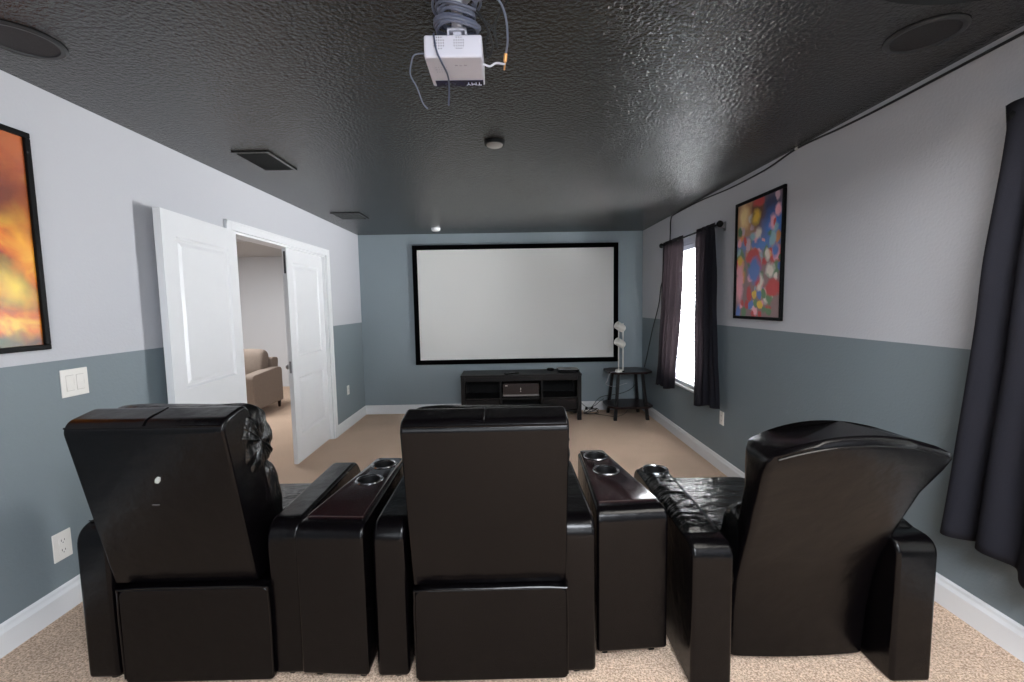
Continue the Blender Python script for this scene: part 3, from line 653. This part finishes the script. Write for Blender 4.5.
# ------------------------------------------------------------------ side table with lamp
stt = empty('side_table', (1.545, 5.66, 0), 'dark walnut side table with clipped corners in the back right corner', 'side table')
def octo(hx, hy, c): return [(-hx+c, -hy), (hx-c, -hy), (hx, -hy+c), (hx, hy-c), (hx-c, hy), (-hx+c, hy), (-hx, hy-c), (-hx, -hy+c)]
bm = BM(); prism(bm, octo(.275, .235, .09), .588, .612, 'xy'); link_mesh('tabletop', bm, WALNUT, stt, bevel=.004, seg=2)
bm = BM(); prism(bm, octo(.285, .245, .09), .150, .178, 'xy'); link_mesh('lower_shelf', bm, WALNUT, stt, bevel=.004, seg=2)
for sx in (-1, 1):
    for sy in (-1, 1):
        bm = BM(); p0 = Vector((sx*.205, sy*.205, 0)); p1 = Vector((sx*.150, sy*.150, .588)); w0, w1 = .019, .016
        loft(bm, [[p0+Vector((i*w0, j*w0, 0)) for i, j in ((-1, -1), (1, -1), (1, 1), (-1, 1))], [p1+Vector((i*w1, j*w1, 0)) for i, j in ((-1, -1), (1, -1), (1, 1), (-1, 1))]]); link_mesh('leg', bm, ESP, stt, smooth=False)
lp = empty('table_lamp', (1.395, 5.50, .612), 'white table lamp with two tilted cylinder shades on the side table', 'lamp')
bm = BM(); cyl(bm, (-.005, -.02, 0), (-.005, -.02, .034), .042, n=28); link_mesh('base', bm, LAMPW, lp, bevel=.004)
bm = BM(); cyl(bm, (.045, .005, 0), (.045, .005, .012), .03, n=28); link_mesh('counterweight', bm, MATTEB, lp, bevel=.003)
bm = BM(); cyl(bm, (-.002, 0, .02), (-.002, 0, .585), .0075, n=12); link_mesh('pole', bm, LAMPW, lp)
bm = BM(); cyl(bm, (.055, .01, .0), (.055, .01, .61), .0075, n=12); link_mesh('pole', bm, LAMPW, lp)
for z in (.565, .365):
    ax = Vector((-.80, -.30, .50)).normalized(); c = Vector((.008, -.035, z))
    bm = BM(); lathe(bm, [(0, -.062), (.034, -.060), (.045, -.048), (.048, -.02), (.048, .062), (.045, .062), (.045, .0), (0, -.01)], c, axis=ax, n=28); sh_ = link_mesh('lamp_shade', bm, LAMPW, lp)
    bm = BM(); cyl(bm, c+Vector((.01, .0, -.01)), (.055, .01, z-.012), .006, n=10); cyl(bm, (.055, .01, z-.028), (.055, .01, z+.004), .011, n=12); link_mesh('joint', bm, BRASS, sh_)
bm = BM(); tube(bm, [(1.39, 5.47, .62), (1.30, 5.45, .618), (1.262, 5.44, .59), (1.24, 5.47, .50), (1.28, 5.7, .42), (1.42, 5.84, .36), (1.60, 5.86, .40)], .003); o = link_mesh('lamp_cord', bm, PROJ); tag(o, 'pale lamp cord hanging over the side table edge', 'cable')
bm = BM(); tube(bm, [(1.75, 5.93, .57), (1.72, 5.93, .36), (1.60, 5.93, .27), (1.45, 5.92, .235), (1.25, 5.92, .20), (1.12, 5.90, .06), (1.05, 5.85, .010)], .004); o = link_mesh('table_cable', bm, CABLEB); tag(o, 'black cable drooping behind the side table legs', 'cable')
# floor cables and strip
ps = empty('power_strip', (1.11, 5.93, 0), 'small white power strip on the carpet between console and side table', 'power strip', rz=.2)
link_mesh('strip_body', boxes([(-.09, .09, -.024, .024, 0, .032)]), PLATE, ps, bevel=.005)
for x in (-.05, .03): link_mesh('plug', boxes([(x-.014, x+.014, -.014, .014, .032, .066)]), BLACKP, ps, bevel=.003, seg=2)
bm = BM(); random.seed(11)
for k in range(3):
    P = []; rr = random.uniform(.07, .11); cx, cy = 1.10+random.uniform(-.03, .03), 5.80+random.uniform(-.02, .02); tz = .01+.008*k
    for i in range(20):
        t = 2*math.pi*i/18+k; P.append((cx+rr*math.cos(t)*1.1, cy+rr*.55*math.sin(t), tz+.055*max(0, math.sin(t+k))))
    tube(bm, P, .004, n=6, k=4)
tube(bm, [(.93, 5.90, .26), (1.0, 5.92, .12), (1.08, 5.90, .07), (1.16, 5.86, .10), (1.24, 5.90, .15), (1.30, 5.92, .18)], .004, n=6)
o = link_mesh('floor_cables', bm, CABLEB); tag(o, 'tangle of black cables on the carpet beside the media console', 'cable')
bm = BM(); tube(bm, [(1.16, 5.78, .006), (1.28, 5.70, .006), (1.38, 5.62, .006), (1.52, 5.74, .006), (1.64, 5.96, .006)], .003); o = link_mesh('thin_floor_wire', bm, CABLEB); tag(o, 'thin dark wire lying on the carpet under the side table', 'cable')

# ------------------------------------------------------------------ armchair in the other room
ac = empty('armchair', (-3.90, 6.28, 0), 'beige upholstered armchair with dark feet in the room beyond the doors', 'armchair')
hw = .47
for s in (-1, 1):
    bm = BM(); prism(bm, roundpoly([(-.36, .10), (.42, .10), (.42, .60), (.30, .62), (-.36, .58)], [.02, .02, .06, .08, .07], 6), s*hw, s*(hw-.16), 'yz'); link_mesh('armrest', bm, TAN, ac, bevel=.025, seg=4)
link_mesh('base', boxes([(-hw+.14, hw-.14, -.30, .40, .12, .32)]), TAN, ac, bevel=.02)
bm = BM(); pillow(bm, 0, -.03, .40, hw-.165, .35, .095, e=.25); link_mesh('seat_cushion', bm, TAN, ac)
bm = BM(); prism(bm, roundpoly([(.22, .12), (.44, .12), (.52, .74), (.34, .76)], [.02, .03, .05, .05], 5), -hw+.10, hw-.10, 'yz'); link_mesh('backrest', bm, TAN, ac, bevel=.025, seg=4)
bm = BM(); pillow(bm, .0, .20, .68, hw-.12, .12, .22, e=.3, tilt=-.2); link_mesh('back_cushion', bm, TAN, ac)
for sx in (-1, 1):
    for y in (-.32, .37):
        bm = BM(); cyl(bm, (sx*(hw-.045), y, .10), (sx*(hw-.045), y, 0), .028, .018, n=4); link_mesh('foot', bm, WALNUT, ac, smooth=False)
vent(-3.9, -3.45, 6.05, 6.40, 'pale rectangular vent in the ceiling beyond the doors', False, HALLP)

def cut_holes(o, cups, r=.0455, z0=.0, z1=1.0):
    """cut round wells into a finished part and keep the result as plain mesh"""
    bm = BM()
    for cx, cy in cups: cyl(bm, (cx, cy, z0), (cx, cy, z1), r, n=40)
    me = bpy.data.meshes.new('cut'); bm.to_mesh(me); bm.free(); c = bpy.data.objects.new('cut', me); COL.objects.link(c)
    c.parent = o.parent
    if o.parent: c.parent = None; c.matrix_world = o.matrix_world
    md = o.modifiers.new('b', 'BOOLEAN'); md.object = c; md.operation = 'DIFFERENCE'; md.solver = 'EXACT'
    c.matrix_world = parent_world(o)
    bpy.context.view_layer.update(); dg = bpy.context.evaluated_depsgraph_get()
    nm = bpy.data.meshes.new_from_object(o.evaluated_get(dg)); old = o.data; o.modifiers.clear(); o.data = nm
    bpy.data.objects.remove(c)
    for p in nm.polygons: p.use_smooth = True
    nm.set_sharp_from_angle(angle=math.radians(35))
def parent_world(o):
    m = Matrix.Identity(4); q = o
    while q: m = q.matrix_basis @ m; q = q.parent
    return m
def cup_well(parent, cx, cy, zt, depth=.075):
    bm = BM(); lathe(bm, [(.0452, 0), (.0440, -.004), (.0415, -depth), (0, -depth), (0, -depth-.002), (.0450, -depth-.002), (.0452, 0)], (cx, cy, zt), n=40); link_mesh('cup_well', bm, MATTEB, parent)

# ------------------------------------------------------------------ theater recliner (left and centre)
def wrinkle_pillow(name, parent, m, *a, **k):
    bm = BM(); pillow(bm, *a, **k); return link_mesh(name, bm, m, parent)
def theater_recliner(loc, label, rz):
    r = empty('theater_recliner', loc, label, 'recliner', rz=rz)
    for s in (-1, 1):
        x0, x1 = sorted((s*.272, s*.385))
        prof = roundpoly([(0, .02), (0, .578), (.62, .578), (.68, .50), (.68, .02)], [.0, .075, .09, .10, .0], 8)
        bm = BM(); prism(bm, prof, x0, x1, 'yz'); ar = link_mesh('armrest', bm, LEATHER, r, bevel=.016, seg=4)
        bm = BM(); prism(bm, [(.045, .5795), (.049, .5815), (.053, .5795)], x0+.012, x1-.012, 'yz')
        link_mesh('seam', bm, LEATHER, ar)
    # reclining back shell
    prof = roundpoly([(.012, .348), (-.094, .930), (-.074, .958), (.040, .975), (.070, .92), (.20, .40), (.18, .335)], [.01, .022, .02, .035, .03, .03, .02], 6)
    bm = BM(); prism(bm, prof, -.253, .283, 'yz'); bk = link_mesh('backrest', bm, LEATHER, r, bevel=.026, seg=6)
    bm = BM(); tube(bm, [(-.247, -.089, .939), (-.1, -.091, .940), (.1, -.091, .940), (.277, -.089, .939)], .0035, n=6); tube(bm, [(.015, -.092, .940), (.015, -.060, .9605), (.015, .02, .971)], .003, n=6)
    link_mesh('piping', bm, LEATHER, bk)
    wrinkle_pillow('head_cushion', r, LEATHER2, 0.015, .085, .830, .283, .095, .130, e=.32, tilt=.16, wr=.015, ws=13, nu=72, nv=72, seed=3, pucker=1.6)
    wrinkle_pillow('lumbar_cushion', r, LEATHER2, 0.008, .180, .575, .262, .085, .165, e=.28, tilt=.20, wr=.012, ws=8, nu=64, nv=50, seed=9, pucker=1.2)
    # lower back panel
    bm = BM(); prism(bm, roundpoly([(-.245, .012), (.284, .012), (.284, .350), (-.245, .350)], [.02, .02, .035, .035], 5), -.016, .03, 'xz'); lb = link_mesh('lower_back_panel', bm, LEATHER, r, bevel=.008, seg=3)
    bm = BM(); tube(bm, [(-.243, -.014, .03), (-.243, -.016, .312), (-.215, -.017, .349), (.02, -.018, .352), (.254, -.017, .349), (.282, -.016, .312), (.282, -.014, .03)], .0035, n=6, k=5); link_mesh('piping', bm, LEATHER, lb)
    wrinkle_pillow('seat', r, LEATHER2, 0, .42, .385, .262, .30, .085, e=.25, wr=.01, ws=6, nu=60, nv=40, seed=5)
    link_mesh('seat_base', boxes([(-.262, .262, .03, .66, .06, .32)]), LEATHER, r, bevel=.01)
    bm = BM(); prism(bm, roundpoly([(.66, .06), (.72, .08), (.72, .40), (.66, .43)], [.0, .03, .05, .03], 5), -.258, .258, 'yz'); link_mesh('footrest', bm, LEATHER, r, bevel=.012)
    for sx in (-1, 1):
        for y in (.05, .62):
            bm = BM(); cyl(bm, (sx*.32, y, 0), (sx*.32, y, .03), .022, .026, n=16); link_mesh('foot', bm, BLACKP, r)
    return r
centre = theater_recliner((-.092, 1.455, RS), 'black leather theater recliner in the centre, directly facing the screen', 0)
left = copy_tree(centre); left.location = (-1.123, 1.480, RS); left.rotation_euler = (0, 0, 0)
for q in bpy.data.objects:
    if q.parent == left and q.name.split('.')[0] in ('backrest', 'head_cushion', 'lumbar_cushion'):
        an = math.radians(2.2); q.rotation_euler = (an, 0, 0); q.scale = (.935, 1, 1.01); q.location = (-.035, .348*math.sin(an), .348*(1-math.cos(an))+.012)
    if q.parent == left and q.name.startswith('lower_back_panel'): q.scale = (.985, 1, 1.035)
left['label'] = 'black leather theater recliner at left with a small torn scuff on its back'
# torn spot on the left chair's back (lies on the sloped rear face)
bkl = [q for q in bpy.data.objects if q.parent == left and q.name.startswith('backrest')][0]
bm = BM(); 
def rearface(z): return .012+(z-.335)*(-.104/.58)
def spot(bm, x, z, pts):
    vs = [bm.verts.new((x+a, rearface(z+b)-.0022, z+b)) for a, b in pts]; vb = [bm.verts.new((x+a, rearface(z+b)+.002, z+b)) for a, b in pts]
    bm.faces.new(vs); bm.faces.new(vb[::-1]); n = len(vs)
    for i in range(n): bm.faces.new((vs[i], vs[(i+1) % n], vb[(i+1) % n], vb[i]))
spot(bm, .02, .755, [(-.010, -.008), (.0, -.011), (.009, -.002), (.012, .010), (.004, .013), (-.006, .005)])
sc = link_mesh('torn_scuff', bm, mat('torn_backing', (170, 174, 168), .8), bkl, smooth=False); sc['label'] = 'small pale tear'
bm = BM(); spot(bm, -.01, .665, [(-.012, -.001), (.012, -.002), (.012, .001), (-.012, .001)]); link_mesh('scratch', bm, mat('scratch_grey', (88, 84, 84), .7), bkl, smooth=False)

# ------------------------------------------------------------------ wedge consoles
def console(loc, rz, label, wr_, wf_, D_=.60, skew=0):
    r = empty('cupholder_console', loc, label, 'console table', rz=rz); hz = .583
    def wx(y): t = y/D_; return (-wr_/2+(wr_-wf_)/2*t*(1-skew), wr_/2-(wr_-wf_)/2*t*(1+skew))
    # body: stations along y, rounded rear-top edge
    bm = BM(); st = []
    for y, z in roundpoly([(0, .046), (0, hz), (D_, hz), (D_, .046)], [0, .055, .02, 0], 8): st.append((y, z))
    A = [bm.verts.new((wx(y)[0], y, z)) for y, z in st]; B = [bm.verts.new((wx(y)[1], y, z)) for y, z in st]; n = len(st)
    for i in range(n): bm.faces.new((A[i], A[(i+1) % n], B[(i+1) % n], B[i]))
    bm.faces.new(A[::-1]); bm.faces.new(B)
    body = link_mesh('console_body', bm, LEATHER, r, bevel=.012, seg=4)
    # wood tray top with cup holes
    y0, y1 = .058, D_-.006; i_ = .014; zt = hz+.010
    cups = [(((wx(y)[0]+wx(y)[1])/2), y) for y in (D_-.095, D_-.275)]
    bm = BM(); q = [(wx(y0)[0]+i_, y0), (wx(y0)[1]-i_, y0), (wx(y1)[1]-i_*.6, y1), (wx(y1)[0]+i_*.6, y1)]
    prism(bm, roundpoly(q, [.006, .006, .02, .02], 4), hz-.004, zt, 'xy'); tr = link_mesh('wood_tray', bm, TRAY, r, bevel=.003, seg=2)
    cut_holes(body, cups, z0=hz-.085, z1=hz+.05); cut_holes(tr, cups, z0=hz-.085, z1=hz+.05)
    for cx, cy in cups:
        bm = BM(); lathe(bm, [(.0452, -.004), (.046, .002), (.050, .0055), (.0555, .0045), (.058, .0008), (.057, 0), (.0452, -.004)], (cx, cy, zt), n=40); ring = link_mesh('cup_holder', bm, STEEL, tr)
        cup_well(tr, cx, cy, zt)
    for sx in (-1, 1):
        for y in (.06, D_-.08):
            x = (wx(y)[0]+.035 if sx < 0 else wx(y)[1]-.035)
            bm = BM(); cyl(bm, (x-.008, y, .02), (x+.008, y, .02), .020, n=18); cyl(bm, (x, y, .02), (x, y, .055), .007, n=8); link_mesh('caster', bm, BLACKP, r)
    return r
console((-.618, 1.44, RS), math.radians(-4.0), 'black wedge console with cherry wood tray between left and centre recliners', .240, .140, .65)
console((.438, 1.515, RS), math.radians(3.2), 'black wedge console with wood tray between centre and right recliners', .262, .130, .625)

# ------------------------------------------------------------------ right recliner (fully reclined, other model)
rr_ = empty('curved_recliner', (1.02, 1.40, RS), 'reclined black leather recliner with a curved top and padded arms at right', 'recliner')
# arms: inner/outer x in local coordinates
for s, (x0, x1) in ((-1, (-.415, -.275)), (1, (.275, .415))):
    prof = roundpoly([(0, .0), (0, .508), (.66, .525), (.70, .49), (.70, .0)], [0, .06, .04, .05, 0], 8)
    bm = BM(); prism(bm, prof, x0, x1, 'yz'); ar = link_mesh('armrest', bm, LEATHER, rr_, bevel=.014, seg=4)
    bm = BM(); g = []
    nx, ny = 14, 60
    for j in range(ny+1):
        y = .085+.60*j/ny; row = []
        for i in range(nx+1):
            u = i/nx; x = x0+.004+(x1-x0-.008)*u; e = min(1, 6*min(u, 1-u)); f = min(1, min(j, ny-j)/5)
            z = .508-.03*max(0, (y-.60)/.085)**2-.006*(1-e)+(y-.07)*.0257+.020*(e*f)**.5+.006*noise.noise(Vector((u*1.6, y*26, 3)))*e*f*(0 if y > .47 else 1)
            row.append(bm.verts.new((x, y, z)))
        g.append(row)
    for j in range(ny):
        for i in range(nx): bm.faces.new((g[j][i], g[j][i+1], g[j+1][i+1], g[j+1][i]))
    pad = link_mesh('arm_pad', bm, LEATHER2, ar); solid(pad, .006)
    cx, cy, zt = (x0+x1)/2, .585, .5455
    cut_holes(ar, [(cx, cy)], z0=zt-.085, z1=zt+.05); cut_holes(pad, [(cx, cy)], z0=zt-.085, z1=zt+.05)
    bm = BM(); lathe(bm, [(.0452, -.008), (.047, .002), (.051, .006), (.057, .004), (.060, -.006), (.056, -.012), (.0452, -.008)], (cx, cy, zt), n=40); link_mesh('cup_holder', bm, STEEL, ar)
    cup_well(ar, cx, cy, zt)
# back: stations from bottom to top: (z, y_rear, thickness, half width rear, half width front)
def station(z, yr, th, hr, hf, cx=0, tilt=0, arch=0):
    P = []; n = 12
    prof = roundpoly([(-hr, 0), (hr, 0), (hf, th), (-hf, th)], [.03, .03, .06, .06], 6)
    # subdivide rear edge so the arch and puff can follow
    out = []
    for i, p in enumerate(prof):
        out.append(p); q = prof[(i+1) % len(prof)]
        if (Vector(q)-Vector(p)).length > .2:
            for k in range(1, 12): t = k/12; out.append((p[0]+(q[0]-p[0])*t, p[1]+(q[1]-p[1])*t))
    for x, y in out:
        u = x/max(hr, hf); puff = -.012*(1-u*u) if y < th*.5 else .02*(1-u*u)
        P.append(Vector((x+cx, yr+y+puff, z+arch*(1-u*u)+tilt*y)))
    return P
bm = BM()
RST = [(.022, .112, .09, .250, .246, .022, 0), (.20, .105, .12, .254, .250, .024, 0), (.34, .085, .12, .256, .252, .026, 0), (.42, .062, .11, .256, .252, .028, .0), (.55, .010, .10, .258, .254, .030, .004), (.70, -.060, .12, .266, .260, .026, .014), (.79, -.112, .15, .282, .274, .026, .034), (.832, -.136, .17, .283, .275, .026, .046), (.852, -.140, .175, .276, .270, .026, .050), (.868, -.125, .15, .250, .248, .026, .049)]
loft(bm, [station(z, yr, th, hr, hf, cx=cx, tilt=-.02, arch=ac_) for z, yr, th, hr, hf, cx, ac_ in RST])
rb = link_mesh('backrest', bm, LEATHER, rr_, angle=60)
pts = [(x+.022, -.1395-.011*(1-(x/.278)**2), .838+.049*(1-(x/.278)**2)) for x in [-.25+.51*k/12 for k in range(13)]]
bm = BM(); tube(bm, [(x, y, z) for x, y, z in pts], .004, n=6, k=3); link_mesh('piping', bm, LEATHER, rb)
wrinkle_pillow('back_cushion', rr_, LEATHER2, .02, .150, .43, .250, .085, .17, e=.30, tilt=.35, wr=.010, ws=8, nu=60, nv=50, seed=2, pucker=1)
wrinkle_pillow('seat', rr_, LEATHER2, 0, .45, .325, .272, .36, .085, e=.22, wr=.022, ws=11, nu=80, nv=60, seed=12)
wrinkle_pillow('footrest', rr_, LEATHER2, -.01, .78, .300, .285, .20, .065, e=.22, tilt=.03, wr=.020, ws=11, nu=80, nv=60, seed=22)
link_mesh('seat_base', boxes([(-.275, .275, .12, .62, .05, .27)]), LEATHER, rr_, bevel=.01)
bm = BM()
for s in (-1, 1): tube(bm, [(s*.18, .60, .22), (s*.18, .78, .18), (s*.18, .92, .245)], .010, smooth=False)
link_mesh('footrest_linkage', bm, GREYM, rr_)
bm = BM(); box(bm, .4148, .424, .30, .38, .22, .34); link_mesh('recline_lever', bm, BLACKP, rr_, bevel=.004)
bpy.context.view_layer.update()
